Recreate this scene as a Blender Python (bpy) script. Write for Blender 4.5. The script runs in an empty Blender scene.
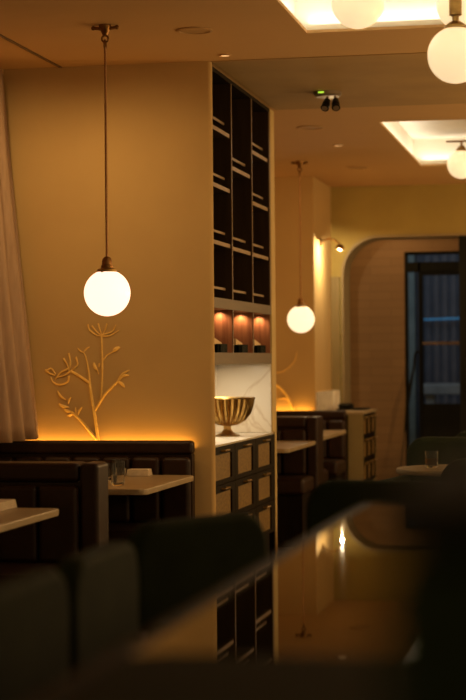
import bpy, bmesh, math, random
from mathutils import Vector, Matrix
random.seed(7)
PI = math.pi
scene = bpy.context.scene
col = scene.collection
CZ = 2.96          # ceiling height
ZC = 1.36          # eye height
LENS_PX, ROLL, HOR = 1850.0, 0.0085, 10.0
S_, C_ = 0.2/math.sqrt(1.04), 1/math.sqrt(1.04)

# ------------------------------------------------------------------ materials
MATS = {}
def mat(name, color, rough=0.6, metal=0.0, color2=None, scale=8.0, stretch=(1, 1, 1), bump=0.0,
        emit=None, estr=0.0, trans=0.0, ior=1.45, contrast=(0.35, 0.65), detail=4.0, sheen=0.0, spec=0.5, coat=0.0):
    m = bpy.data.materials.new(name); m.use_nodes = True
    nt = m.node_tree; b = nt.nodes['Principled BSDF']
    b.inputs['Roughness'].default_value = rough
    b.inputs['Metallic'].default_value = metal
    b.inputs['IOR'].default_value = ior
    b.inputs['Transmission Weight'].default_value = trans
    b.inputs['Specular IOR Level'].default_value = spec
    b.inputs['Coat Weight'].default_value = coat
    if sheen: b.inputs['Sheen Weight'].default_value = sheen
    c2 = color2 or tuple(min(1, c*0.86) for c in color)
    tc = nt.nodes.new('ShaderNodeTexCoord'); mp = nt.nodes.new('ShaderNodeMapping')
    mp.inputs['Scale'].default_value = stretch
    nz = nt.nodes.new('ShaderNodeTexNoise'); nz.inputs['Scale'].default_value = scale
    nz.inputs['Detail'].default_value = detail
    cr = nt.nodes.new('ShaderNodeValToRGB')
    cr.color_ramp.elements[0].position = contrast[0]; cr.color_ramp.elements[1].position = contrast[1]
    cr.color_ramp.elements[0].color = (*c2, 1); cr.color_ramp.elements[1].color = (*color, 1)
    nt.links.new(tc.outputs['Object'], mp.inputs['Vector']); nt.links.new(mp.outputs['Vector'], nz.inputs['Vector'])
    nt.links.new(nz.outputs['Fac'], cr.inputs['Fac']); nt.links.new(cr.outputs['Color'], b.inputs['Base Color'])
    if bump:
        bp = nt.nodes.new('ShaderNodeBump'); bp.inputs['Strength'].default_value = bump; bp.inputs['Distance'].default_value = 0.01
        nt.links.new(nz.outputs['Fac'], bp.inputs['Height']); nt.links.new(bp.outputs['Normal'], b.inputs['Normal'])
    if emit:
        b.inputs['Emission Color'].default_value = (*emit, 1); b.inputs['Emission Strength'].default_value = estr
    MATS[name] = m
    return m

M_WALL   = mat('ochre_plaster', (0.60, 0.40, 0.155), 0.85, color2=(0.57, 0.375, 0.145), scale=3, bump=0.04)
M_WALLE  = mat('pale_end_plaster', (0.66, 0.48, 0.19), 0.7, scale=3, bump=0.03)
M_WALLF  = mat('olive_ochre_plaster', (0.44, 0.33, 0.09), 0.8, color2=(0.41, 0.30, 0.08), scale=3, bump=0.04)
M_CEIL   = mat('warm_ceiling_paint', (0.66, 0.41, 0.17), 0.85, color2=(0.64, 0.395, 0.165), scale=2)
M_SOFFIT = mat('brown_soffit', (0.50, 0.32, 0.125), 0.8, scale=2)
M_COFFER = mat('cream_coffer_paint', (0.85, 0.79, 0.66), 0.8, scale=2)
M_FLOOR  = mat('dark_oak_floor', (0.06, 0.035, 0.014), 0.4, color2=(0.035, 0.02, 0.008), scale=6, stretch=(8, 1, 1), bump=0.05)
M_BRASS  = mat('aged_brass', (0.46, 0.29, 0.09), 0.32, 1.0, color2=(0.33, 0.20, 0.06), scale=30)
M_BRASSD = mat('dark_brass', (0.30, 0.15, 0.05), 0.4, 1.0, color2=(0.2, 0.1, 0.03), scale=30)
M_GOLD   = mat('gilded_plaster', (0.95, 0.66, 0.20), 0.5, 0.15, color2=(0.85, 0.55, 0.14), scale=40, bump=0.1)
M_CORD   = mat('bronze_stem', (0.40, 0.20, 0.07), 0.5, 0.6, scale=60)
M_GLOBE  = mat('opal_glass_lit', (0.9, 0.85, 0.75), 0.3, emit=(1.55, 0.98, 0.68), estr=1.0)
M_GLOBEF = mat('opal_glass_amber', (0.9, 0.8, 0.6), 0.3, emit=(1.1, 0.84, 0.50), estr=1.0)
M_GLOBEC = mat('opal_glass_cream', (0.9, 0.8, 0.6), 0.3, emit=(0.98, 0.72, 0.40), estr=0.76)
M_LEATH  = mat('oxblood_leather', (0.030, 0.013, 0.006), 0.42, color2=(0.021, 0.009, 0.004), scale=14, bump=0.12, spec=0.3)
M_LEATHD = mat('bottle_green_leather', (0.014, 0.022, 0.006), 0.8, color2=(0.010, 0.016, 0.005), scale=14, bump=0.12, spec=0.15)
M_WOODD  = mat('dark_walnut', (0.015, 0.009, 0.004), 0.55, color2=(0.010, 0.006, 0.003), scale=5, stretch=(6, 6, 0.6), bump=0.05, spec=0.08)
M_SHELFE = mat('oak_shelf_edge', (0.38, 0.26, 0.145), 0.4, color2=(0.30, 0.20, 0.11), scale=8, stretch=(6, 1, 6))
M_STILE  = mat('walnut_edge', (0.17, 0.095, 0.045), 0.4, color2=(0.12, 0.07, 0.03), scale=6, stretch=(6, 6, 0.6))
M_BEAM   = mat('taupe_beam_veneer', (0.145, 0.095, 0.042), 0.5, color2=(0.12, 0.078, 0.035), scale=6, stretch=(5, 0.6, 5))
M_RED    = mat('redwood_veneer', (0.30, 0.125, 0.055), 0.45, color2=(0.19, 0.07, 0.03), scale=7, stretch=(8, 8, 0.5), bump=0.04)
M_CANE   = mat('woven_cane', (0.30, 0.18, 0.04), 0.55, color2=(0.15, 0.085, 0.02), scale=70, stretch=(1, 1, 1), bump=0.2)
M_STONE  = mat('cream_stone_top', (0.44, 0.335, 0.19), 0.35, color2=(0.37, 0.275, 0.15), scale=4)
M_NAPKIN = mat('white_linen', (0.72, 0.60, 0.42), 0.9, scale=30, bump=0.1)
M_GLASS  = mat('clear_glass', (0.95, 0.95, 0.92), 0.02, trans=1.0, ior=1.45)
M_WHISKY = mat('amber_drink', (0.75, 0.42, 0.10), 0.05, trans=0.7, ior=1.36)
M_WINDOW = mat('window_glass', (0.9, 0.95, 1.0), 0.0, trans=1.0, ior=1.05)
M_BLACK  = mat('matt_black', (0.011, 0.010, 0.006), 0.7, scale=20, spec=0.15)
M_BLKMET = mat('black_metal', (0.02, 0.018, 0.012), 0.35, 0.5, scale=20)
M_SILVER = mat('grey_fixture', (0.30, 0.22, 0.14), 0.35, 0.4, scale=20)
M_GREEN  = mat('green_indicator', (0.2, 0.6, 0.05), 0.4, emit=(0.45, 0.75, 0.05), estr=1.0)
M_LED    = mat('warm_led', (1, 0.8, 0.5), 0.4, emit=(1.0, 0.62, 0.28), estr=1.6)
M_DOWNL  = mat('downlight_lens', (1, 0.8, 0.5), 0.4, emit=(1.0, 0.6, 0.25), estr=0.9)
M_TRIMW  = mat('ceiling_fixture_paint', (0.56, 0.34, 0.14), 0.6, scale=4)
M_CURT   = mat('mauve_linen_sheer', (0.46, 0.31, 0.19), 0.8, color2=(0.40, 0.265, 0.16), scale=18, stretch=(3, 3, 0.4), bump=0.05)
M_PANEL  = mat('olive_joinery', (0.30, 0.22, 0.085), 0.6, scale=3)
M_JAMB   = mat('taupe_arch_lining', (0.34, 0.25, 0.12), 0.6, scale=4)
M_PLANK  = mat('street_wall', (0.10, 0.10, 0.12), 0.7, scale=3)
M_BAR    = mat('polished_dark_stone', (0.016, 0.014, 0.005), 0.018, color2=(0.012, 0.010, 0.004), scale=5, ior=1.16)
M_DIMMER    = mat('olive_black_matt', (0.020, 0.019, 0.007), 0.85, scale=40, bump=0.1, spec=0.1)
M_PALE   = mat('pale_metal', (0.22, 0.25, 0.27), 0.5, scale=10)
M_WOODI  = mat('walnut_interior_lightened', (0.045, 0.026, 0.012), 0.5, color2=(0.03, 0.017, 0.008), scale=5, stretch=(6, 6, 0.6), spec=0.15)  # dark walnut lightened to make up for dim light inside the cabinet
M_TEAL   = mat('teal_grey_render', (0.15, 0.20, 0.21), 0.8, scale=5)
M_FLUTE  = mat('bottle_green_glaze', (0.006, 0.009, 0.003), 0.5, scale=12, spec=0.08)
M_CARD   = mat('cream_card', (0.80, 0.58, 0.30), 0.7, scale=10)
M_TWIN   = mat('blue_tube', (0.1, 0.3, 0.5), 0.4, emit=(0.02, 0.13, 0.27), estr=0.45)

def marble():
    m = mat('white_marble', (0.80, 0.73, 0.60), 0.22, scale=3)
    nt = m.node_tree; b = nt.nodes['Principled BSDF']
    tc = nt.nodes['Texture Coordinate']
    n1 = nt.nodes.new('ShaderNodeTexNoise'); n1.inputs['Scale'].default_value = 2.2; n1.inputs['Detail'].default_value = 6; n1.inputs['Distortion'].default_value = 1.6
    nt.links.new(tc.outputs['Object'], n1.inputs['Vector'])
    r = nt.nodes.new('ShaderNodeValToRGB'); e = r.color_ramp.elements
    e[0].position = 0.47; e[0].color = (0.80, 0.73, 0.60, 1); e[1].position = 0.53; e[1].color = (0.80, 0.73, 0.60, 1)
    k = r.color_ramp.elements.new(0.5); k.color = (0.66, 0.56, 0.42, 1)
    nt.links.new(n1.outputs['Fac'], r.inputs['Fac']); nt.links.new(r.outputs['Color'], b.inputs['Base Color'])
    return m
M_MARBLE = marble()

def planks(name, c1, c2, sx, sz):
    """horizontal boards on a wall facing the room, staggered joints"""
    m = mat(name, c1, 0.6)
    nt = m.node_tree; b = nt.nodes['Principled BSDF']; tc = nt.nodes['Texture Coordinate']
    sp = nt.nodes.new('ShaderNodeSeparateXYZ'); cb = nt.nodes.new('ShaderNodeCombineXYZ')
    nt.links.new(tc.outputs['Object'], sp.inputs[0])
    nt.links.new(sp.outputs['X'], cb.inputs['X']); nt.links.new(sp.outputs['Z'], cb.inputs['Y'])
    br = nt.nodes.new('ShaderNodeTexBrick'); br.inputs['Scale'].default_value = 1.0
    br.inputs['Brick Width'].default_value = sx; br.inputs['Row Height'].default_value = sz
    br.inputs['Mortar Size'].default_value = 0.004; br.inputs['Color1'].default_value = (*c1, 1); br.inputs['Color2'].default_value = (*c2, 1)
    br.inputs['Mortar'].default_value = (c2[0]*.85, c2[1]*.85, c2[2]*.85, 1)
    nt.links.new(cb.outputs[0], br.inputs['Vector']); nt.links.new(br.outputs['Color'], b.inputs['Base Color'])
    bp = nt.nodes.new('ShaderNodeBump'); bp.inputs['Strength'].default_value = 0.4; bp.inputs['Distance'].default_value = 0.01
    nt.links.new(br.outputs['Fac'], bp.inputs['Height']); bp.invert = True
    nt.links.new(bp.outputs['Normal'], b.inputs['Normal'])
    return m
M_BOARD = planks('brown_wall_boards', (0.31, 0.17, 0.065), (0.27, 0.145, 0.054), 0.42, 0.085)

# ------------------------------------------------------------------ mesh helpers
def BM(): return bmesh.new()
def box(bm, x0, x1, y0, y1, z0, z1, bev=0.0, seg=2):
    t = bmesh.new()
    bmesh.ops.create_cube(t, size=1)
    for v in t.verts:
        v.co = Vector(((x0+x1)/2 + v.co.x*(x1-x0), (y0+y1)/2 + v.co.y*(y1-y0), (z0+z1)/2 + v.co.z*(z1-z0)))
    if bev:
        bmesh.ops.bevel(t, geom=list(t.edges), offset=bev, segments=seg, affect='EDGES', profile=0.5)
    merge(bm, t); return bm
def merge(bm, t, mtx=None):
    me = bpy.data.meshes.new('tmp'); 
    if mtx is not None: bmesh.ops.transform(t, matrix=mtx, verts=t.verts)
    t.to_mesh(me); t.free(); bm.from_mesh(me); bpy.data.meshes.remove(me)
def prism(bm, pts, z0, z1, bev=0.0):
    """vertical prism over a plan outline"""
    t = bmesh.new()
    f = t.faces.new([t.verts.new((x, y, z0)) for x, y in pts])
    r = bmesh.ops.extrude_face_region(t, geom=[f])
    for v in r['geom']:
        if isinstance(v, bmesh.types.BMVert): v.co.z = z1
    bmesh.ops.recalc_face_normals(t, faces=t.faces)
    if bev:
        es = [e for e in t.edges if abs(e.verts[0].co.z-e.verts[1].co.z) < 1e-6]
        bmesh.ops.bevel(t, geom=es, offset=bev, segments=2, affect='EDGES', profile=0.5)
    merge(bm, t); return bm
def rrect(x0, x1, y0, y1, r, n=6):
    out = []
    for cx, cy, a0 in ((x1-r, y1-r, 0), (x0+r, y1-r, 90), (x0+r, y0+r, 180), (x1-r, y0+r, 270)):
        for k in range(n+1):
            a = math.radians(a0 + 90*k/n); out.append((cx+r*math.cos(a), cy+r*math.sin(a)))
    return out
def lathe(bm, prof, cx=0, cy=0, z=0, n=32, flute=0, amp=0.0):
    rings = []
    for (r, h) in prof:
        if r < 1e-6: rings.append([bm.verts.new((cx, cy, z+h))]); continue
        ring = []
        for k in range(n):
            a = 2*PI*k/n; rr = r
            if flute: rr = r*(1 + amp*(abs(math.cos(flute*a/2))-0.6))
            ring.append(bm.verts.new((cx+rr*math.cos(a), cy+rr*math.sin(a), z+h)))
        rings.append(ring)
    for A, B in zip(rings, rings[1:]):
        for k in range(n):
            k2 = (k+1) % n
            if len(A) == 1 and len(B) == 1: continue
            if len(A) == 1: bm.faces.new((A[0], B[k], B[k2]))
            elif len(B) == 1: bm.faces.new((A[k2], A[k], B[0]))
            else: bm.faces.new((A[k], A[k2], B[k2], B[k]))
    return bm
def globe_prof(R, n=20, neck=0.0):
    out = []
    for k in range(n+1):
        a = -PI/2 + PI*k/n
        r = R*math.cos(a); h = R*math.sin(a)
        if neck and a > 0 and r < neck:
            out.append((neck, math.sqrt(R*R-neck*neck))); out.append((neck, math.sqrt(R*R-neck*neck)+0.01)); out.append((0, math.sqrt(R*R-neck*neck)+0.01)); return out
        out.append((r if k not in (0, n) else 0, h))
    return out
def tube(bm, pts, rad, n=10, caps=True):
    pts = [Vector(p) for p in pts]
    if not hasattr(rad, '__len__'): rad = [rad]*len(pts)
    rings = []; prev = None
    for i, p in enumerate(pts):
        d = (pts[min(i+1, len(pts)-1)]-pts[max(i-1, 0)]).normalized()
        if prev is None:
            up = Vector((0, 0, 1)) if abs(d.z) < 0.9 else Vector((1, 0, 0))
            s = d.cross(up).normalized()
        else:
            s = (prev - d*prev.dot(d)).normalized()
        prev = s; t = d.cross(s)
        rings.append([bm.verts.new(p + (s*math.cos(2*PI*k/n)+t*math.sin(2*PI*k/n))*max(rad[i], 1e-4)) for k in range(n)])
    for A, B in zip(rings, rings[1:]):
        for k in range(n): bm.faces.new((A[k], A[(k+1) % n], B[(k+1) % n], B[k]))
    if caps:
        bm.faces.new(rings[0][::-1]); bm.faces.new(rings[-1])
    return bm
def cyl(bm, p0, p1, r, n=16): return tube(bm, [p0, p1], r, n)
def torus(bm, c, R, r, axis='Z', n=28, m=8, sx=1, sy=1):
    rings = []
    for i in range(n):
        a = 2*PI*i/n; ring = []
        for j in range(m):
            b = 2*PI*j/m
            x = (R+r*math.cos(b))*math.cos(a)*sx; y = (R+r*math.cos(b))*math.sin(a)*sy; z = r*math.sin(b)
            v = {'Z': (x, y, z), 'Y': (x, z, y), 'X': (z, x, y)}[axis]
            ring.append(bm.verts.new(Vector(c)+Vector(v)))
        rings.append(ring)
    for i in range(n):
        A = rings[i]; B = rings[(i+1) % n]
        for j in range(m): bm.faces.new((A[j], A[(j+1) % m], B[(j+1) % m], B[j]))
    return bm
def smooth_path(pts, k=6):
    """Catmull-Rom through points"""
    P = [Vector(p) for p in pts]; P = [2*P[0]-P[1]] + P + [2*P[-1]-P[-2]]; out = []
    for i in range(1, len(P)-2):
        for j in range(k):
            t = j/k; a, b, c, d = P[i-1], P[i], P[i+1], P[i+2]
            out.append(0.5*((2*b)+(c-a)*t+(2*a-5*b+4*c-d)*t*t+(3*b-a-3*c+d)*t**3))
    out.append(P[-2]); return out

def world_loc(o):
    v = Vector((0, 0, 0))
    while o is not None: v += o.location; o = o.parent
    return v
def build(name, bm, m, parent=None, ang=35):
    bmesh.ops.remove_doubles(bm, verts=bm.verts, dist=1e-5)
    bmesh.ops.recalc_face_normals(bm, faces=bm.faces)
    off = world_loc(parent) if parent else None
    if off is not None: bmesh.ops.translate(bm, verts=bm.verts, vec=-off)
    me = bpy.data.meshes.new(name); bm.to_mesh(me); bm.free()
    me.shade_smooth(); me.set_sharp_from_angle(angle=math.radians(ang))
    if isinstance(m, (list, tuple)):
        for q in m: me.materials.append(q)
    else: me.materials.append(m)
    o = bpy.data.objects.new(name, me); col.objects.link(o)
    wn = o.modifiers.new('even_normals', 'WEIGHTED_NORMAL'); wn.keep_sharp = True; wn.weight = 80
    if parent: o.parent = parent
    return o
def tag(o, label, cat, group=None):
    o['label'] = label; o['category'] = cat
    if group: o['group'] = group
    return o
def thing(name, label, cat, loc=(0, 0, 0), group=None):
    o = bpy.data.objects.new(name, None); o.empty_display_size = 0.1; col.objects.link(o); o.location = loc
    return tag(o, label, cat, group)
def struct(name, bm, m):
    o = build(name, bm, m); o['kind'] = 'structure'; return o
def dup(root, loc, label, rz=0.0, group=None):
    def cp(o, par):
        c = o.copy(); col.objects.link(c); c.parent = par
        for ch in list(o.children): cp(ch, c)
        return c
    r = cp(root, None); r.location = loc; r.rotation_euler = (0, 0, rz); r['label'] = label
    if group: r['group'] = group
    return r
def ray(px, py):
    dx, dy = px-233, py-350
    a, b = (dx-ROLL*dy)/LENS_PX, (dy+ROLL*dx-HOR)/LENS_PX
    return Vector((-S_+C_*a, C_+S_*a, -b))
def on_wall(px, py, Y):
    d = ray(px, py); t = Y/d.y
    return Vector((d.x*t, Y, ZC+d.z*t))

# ------------------------------------------------------------------ lights
def light(kind, name, loc, energy, color, rot=(0, 0, 0), size=0.1, sizey=None, spot=None, blend=0.5, spread=None):
    l = bpy.data.lights.new(name, kind); l.energy = energy; l.color = color
    if kind == 'AREA':
        l.size = size
        if sizey: l.shape = 'RECTANGLE'; l.size_y = sizey
        else: l.shape = 'DISK'
        if spread: l.spread = spread
    elif kind == 'SPOT':
        l.spot_size = spot; l.spot_blend = blend; l.shadow_soft_size = size
    else: l.shadow_soft_size = size
    o = bpy.data.objects.new(name, l); col.objects.link(o); o.location = loc; o.rotation_euler = rot
    return o
WARM = (1.0, 0.62, 0.27); AMBER = (1.0, 0.47, 0.08); CREAM = (1.0, 0.92, 0.79)
UP = (PI, 0, 0)

# ------------------------------------------------------------------ positions of the room
XL, XR = -3.40, 3.2
XB = -2.42
XC, YW = -2.043, 9.684          # corner of the mural wall, its plane
XF = -2.064                     # cabinet front
YE0, YE1 = 11.575, 11.72        # end wall past the cabinet
W2, FW, YV = 16.0, 17.05, 18.7   # second mural wall, arch wall, vestibule wall
XRET = -2.471

# floor
bm = BM(); box(bm, XL, XR, -1.5, 19.2, -0.06, 0); struct('floor', bm, M_FLOOR)

# ceiling with two coffers
C1 = (-1.41, 0.55, 5.9, 8.97); C2 = (-1.47, 0.55, 12.47, 15.40)
bm = BM()
def slab(z0, z1, grow):
    xs0, xs1 = C1[0]-grow, C1[1]+grow
    box(bm, XL, C2[0]-grow, -1.5, 19.2, z0, z1)
    box(bm, C1[1]+grow, XR, -1.5, 19.2, z0, z1)
    a = C2[0]-grow
    box(bm, a, C1[1]+grow, -1.5, C1[2]-grow, z0, z1)
    box(bm, a, C1[1]+grow, C1[3]+grow, C2[2]-grow, z0, z1)
    box(bm, a, C1[1]+grow, C2[3]+grow, 19.2, z0, z1)
    box(bm, a, C1[0]-grow, C1[2]-grow, C1[3]+grow, z0, z1)
slab(CZ, CZ+0.014, 0.0)
slab(CZ+0.014, CZ+0.24, 0.08)
struct('ceiling', bm, M_CEIL)
k = 0
for c in (C1, C2):      # pale coffer liners
    bm = BM(); g = 0.078; x0, x1, y0, y1 = c[0]-g, c[1]+g, c[2]-g, c[3]+g
    z0, z1 = CZ+0.016, CZ+0.24
    box(bm, x0, x1, y0, y1, z1-0.006, z1)
    box(bm, x0, x0+0.006, y0, y1, z0, z1-0.006); box(bm, x1-0.006, x1, y0, y1, z0, z1-0.006)
    box(bm, x0+0.006, x1-0.006, y0, y0+0.006, z0, z1-0.006); box(bm, x0+0.006, x1-0.006, y1-0.006, y1, z0, z1-0.006)
    # slim pale lip round the opening
    for (a0, a1, b0, b1) in ((c[0]-0.07, c[0]-0.002, c[2]-0.07, c[3]+0.07), (c[1]+0.002, c[1]+0.07, c[2]-0.07, c[3]+0.07)):
        box(bm, a0, a1, b0, b1, CZ+0.0145, CZ+0.020)
    for (a0, a1, b0, b1) in ((c[0], c[1], c[2]-0.07, c[2]-0.002), (c[0], c[1], c[3]+0.002, c[3]+0.07)):
        box(bm, a0, a1, b0, b1, CZ+0.0145, CZ+0.020)
    k += 1
    struct('trim_%d' % k, bm, M_COFFER)
def cove(c, e, tagname):
    zl = CZ+0.05; w = 0.05
    ly = c[3]-c[2]; lx = c[1]-c[0]
    for n, (x, y, sx, sy) in enumerate(((c[0]-0.035, (c[2]+c[3])/2, w, ly), (c[1]+0.035, (c[2]+c[3])/2, w, ly),
                                        ((c[0]+c[1])/2, c[2]-0.035, lx, w), ((c[0]+c[1])/2, c[3]+0.035, lx, w))):
        light('AREA', 'cove_light', (x, y, zl), e*max(sx, sy), CREAM, UP, sx, sy)
cove(C1, 1.2, 'front'); cove(C2, 0.9, 'back')

# soffit between mural wall and end wall, thin sheet in a darker brown
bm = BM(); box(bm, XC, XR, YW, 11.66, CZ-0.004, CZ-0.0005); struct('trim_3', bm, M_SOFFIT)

# walls
rr = 0.022
bm = BM(); prism(bm, [(XL, YW), (XC-rr, YW)] + [(XC-rr+rr*math.sin(PI/2*k/8), YW+rr-rr*math.cos(PI/2*k/8)) for k in range(1, 9)] + [(XC, YW+0.028), (XL, YW+0.028)], 0, CZ-0.0005); struct('wall_near', bm, M_WALL)
bm = BM(); box(bm, XL, XF+0.002, YE0+0.085, YE1, 0, CZ-0.0045); box(bm, XL, XF+0.002, YE0, YE0+0.085, 0.9, CZ-0.0045); box(bm, XL, XB-0.021, YE0, YE0+0.085, 0, 0.9); struct('wall_end', bm, M_WALLE)
bm = BM(); box(bm, XL, XRET, W2, FW, 0, CZ-0.0005); struct('wall_middle', bm, M_WALL)
# left wall with a window opening
bm = BM()
box(bm, XL-0.12, XL, 3.0, 6.6, 0, CZ); box(bm, XL-0.12, XL, 9.3, W2, 0, CZ)
box(bm, XL-0.12, XL, 6.6, 9.3, 0, 0.95); box(bm, XL-0.12, XL, 6.6, 9.3, 2.7, CZ)
struct('wall_left', bm, M_WALL)
bm = BM()
for (y0, y1, z0, z1) in ((6.6, 6.66, 0.95, 2.7), (9.24, 9.3, 0.95, 2.7), (6.66, 9.24, 0.95, 1.01), (6.66, 9.24, 2.64, 2.7), (7.92, 7.98, 1.01, 2.64)):
    box(bm, XL-0.09, XL-0.03, y0, y1, z0, z1)
w = struct('window_1', bm, M_BLACK)
bm = BM(); box(bm, XL-0.065, XL-0.055, 6.66, 9.24, 1.01, 2.64); build('window_pane', bm, M_WINDOW, w)

# arch wall (rounded opening)
AX0, AX1, AZ, AR = -2.378, 0.4, 2.505, 0.355
def arch_outline(x0, x1, zt, r, n=12):
    pts = [(x0, 0.0), (x0, zt-r)]
    for k in range(1, n+1):
        a = PI - PI/2*k/n; pts.append((x0+r+r*math.cos(a), zt-r+r*math.sin(a)))
    for k in range(0, n+1):
        a = PI/2 - PI/2*k/n; pts.append((x1-r+r*math.cos(a), zt-r+r*math.sin(a)))
    pts.append((x1, 0.0)); return pts
def extr_y(bm, pts, y0, y1):
    t = bmesh.new(); f = t.faces.new([t.verts.new((x, y0, z)) for x, z in pts])
    r = bmesh.ops.extrude_face_region(t, geom=[f])
    for v in r['geom']:
        if isinstance(v, bmesh.types.BMVert): v.co.y = y1
    bmesh.ops.triangulate(t, faces=[f for f in t.faces if len(f.verts) > 4])
    merge(bm, t); return bm
inn = arch_outline(AX0, AX1, AZ, AR)
bm = BM(); extr_y(bm, [(XL, 0)] + inn + [(XR, 0), (XR, CZ-0.0005), (XL, CZ-0.0005)], FW, FW+0.40)
struct('wall_back', bm, M_WALLF)
inn2 = arch_outline(AX0+0.022, AX1-0.022, AZ-0.022, AR-0.022)
bm = BM(); extr_y(bm, inn + inn2[::-1], FW-0.012, FW+0.42); struct('trim_4', bm, M_JAMB)
# olive joinery panel beside the arch
bm = BM(); box(bm, XRET+0.0005, -2.390, FW-0.05, FW-0.0005, 0, 2.122, 0.004); struct('trim_5', bm, M_PANEL)
# vestibule
DX0, DX1 = -1.965, -0.55
bm = BM(); box(bm, XL, DX0, YV, YV+0.15, 0, CZ); box(bm, DX0, DX1, YV, YV+0.15, 2.44, CZ); box(bm, DX1, XR, YV, YV+0.15, 0, CZ)
struct('wall_vestibule', bm, M_BOARD)
# glazed door set
bm = BM(); y0, y1 = YV+0.03, YV+0.10
for (x0, x1, z0, z1) in ((DX0, DX0+0.03, 0, 2.44), (-1.826, -1.806, 0, 2.335), (DX1-0.05, DX1, 0, 2.44), (DX0+0.03, DX1-0.05, 2.235, 2.335), (DX0+0.03, DX1-0.05, 2.41, 2.44)):
    box(bm, x0, x1, y0, y1, z0, z1)
d1 = struct('door_1', bm, M_BLACK)
bm = BM()
for (x0, x1, z0, z1) in ((-1.804, -1.785, 0, 2.233), (-0.85, -0.80, 0, 2.233), (-1.785, -0.85, 2.20, 2.233), (-1.785, -0.85, 0.0, 0.90)):
    box(bm, x0, x1, y0+0.01, y1-0.005, z0, z1, 0.004)
build('door_leaf', bm, M_BLACK, d1)
bm = BM(); box(bm, -1.79, -0.80, y0-0.02, y0+0.009, 1.495, 1.527, 0.006); build('push_bar', bm, M_STILE, d1)
bm = BM(); box(bm, -1.785, -0.85, y0+0.028, y0+0.032, 0.90, 2.20); build('door_pane', bm, M_WINDOW, d1)
bm = BM(); box(bm, DX0+0.03, -1.826, y0+0.028, y0+0.032, 0.02, 2.235); build('side_pane', bm, M_WINDOW, d1)
bm = BM(); box(bm, DX0+0.03, DX1-0.05, y0+0.028, y0+0.032, 2.335, 2.41); build('transom_pane', bm, M_WINDOW, d1)
# dark leaf standing in the arch
bm = BM(); box(bm, -1.288, -0.42, FW-0.02, FW+0.05, 0.0, 2.482, 0.006)
d2 = struct('door_2', bm, M_BLACK)
bm = BM(); tube(bm, [(-1.22, FW-0.02, 1.0), (-1.22, FW-0.07, 1.0), (-1.22, FW-0.07, 1.35), (-1.22, FW-0.02, 1.35)], 0.010); build('door_handle', bm, M_BLKMET, d2)

# street beyond the door
bm = BM(); box(bm, -6, 2, 18.9, 24, -0.08, -0.01); struct('trim_6', bm, M_PLANK)
bm = BM(); box(bm, -4.6, -2.22, 22.28, 22.36, 0, 3.39); struct('trim_7', bm, M_TEAL)
sh = thing('roller_shutter', 'dark blue ribbed shutter across the street beyond the glass door', 'shutter', (-2.0, 22.5, 0))
bm = BM()
n = 44
for i in range(n):
    x = -4.2 + 4.6*i/n
    box(bm, x, x+4.6/n*0.55, 22.48, 22.52, 0, 3.4); 
box(bm, -4.2, 0.4, 22.52, 22.54, 0, 3.4)
build('curtain', bm, M_PLANK, sh)
bm = BM(); box(bm, -4.3, 0.5, 22.38, 22.55, 3.4, 3.65, 0.01); build('shutter_box', bm, M_PLANK, sh)
bm = BM(); cyl(bm, (-2.12, 22.40, 1.83), (-0.7, 22.40, 1.86), 0.010); tb = build('light_tube', bm, M_TWIN); tag(tb, 'thin blue light tube across the shutter beyond the glass door', 'light')
bm = BM(); box(bm, -2.12, -0.6, 21.75, 22.1, 0.93, 1.06, 0.02); box(bm, -2.05, -1.95, 21.8, 22.05, 0, 0.93); box(bm, -0.8, -0.7, 21.8, 22.05, 0, 0.93)
o = build('street_bench', bm, M_PALE); tag(o, 'pale grey ledge on posts in front of the blue shutter', 'ledge')
light('AREA', 'street_dusk', (-1.7, 20.3, 3.6), 17.0, (0.36, 0.66, 0.92), (math.radians(35), 0, 0), 3.0, 1.2)
light('AREA', 'vestibule_glow', (-2.1, 18.1, CZ-0.02), 3.2, WARM, (math.radians(8), 0, 0), 0.12)

# leaning umbrella by the door
um = thing('umbrella', 'slim black umbrella leaning beside the glass door frame', 'umbrella', (-1.95, YV-0.12, 0))
bm = BM(); tube(bm, [(-1.96, YV-0.14, 0.62), (-1.93, YV-0.11, 0.92), (-1.87, YV-0.06, 1.28)], [0.008, 0.02, 0.012]); build('canopy', bm, M_BLACK, um)
bm = BM(); tube(bm, smooth_path([(-1.87, YV-0.06, 1.28), (-1.86, YV-0.05, 1.38), (-1.84, YV-0.05, 1.43), (-1.80, YV-0.06, 1.40)]), 0.011); build('handle', bm, M_BLACK, um)
bm = BM(); cyl(bm, (-2.02, YV-0.2, 0.0), (-1.96, YV-0.14, 0.62), 0.006); build('shaft', bm, M_BLKMET, um)

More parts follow.
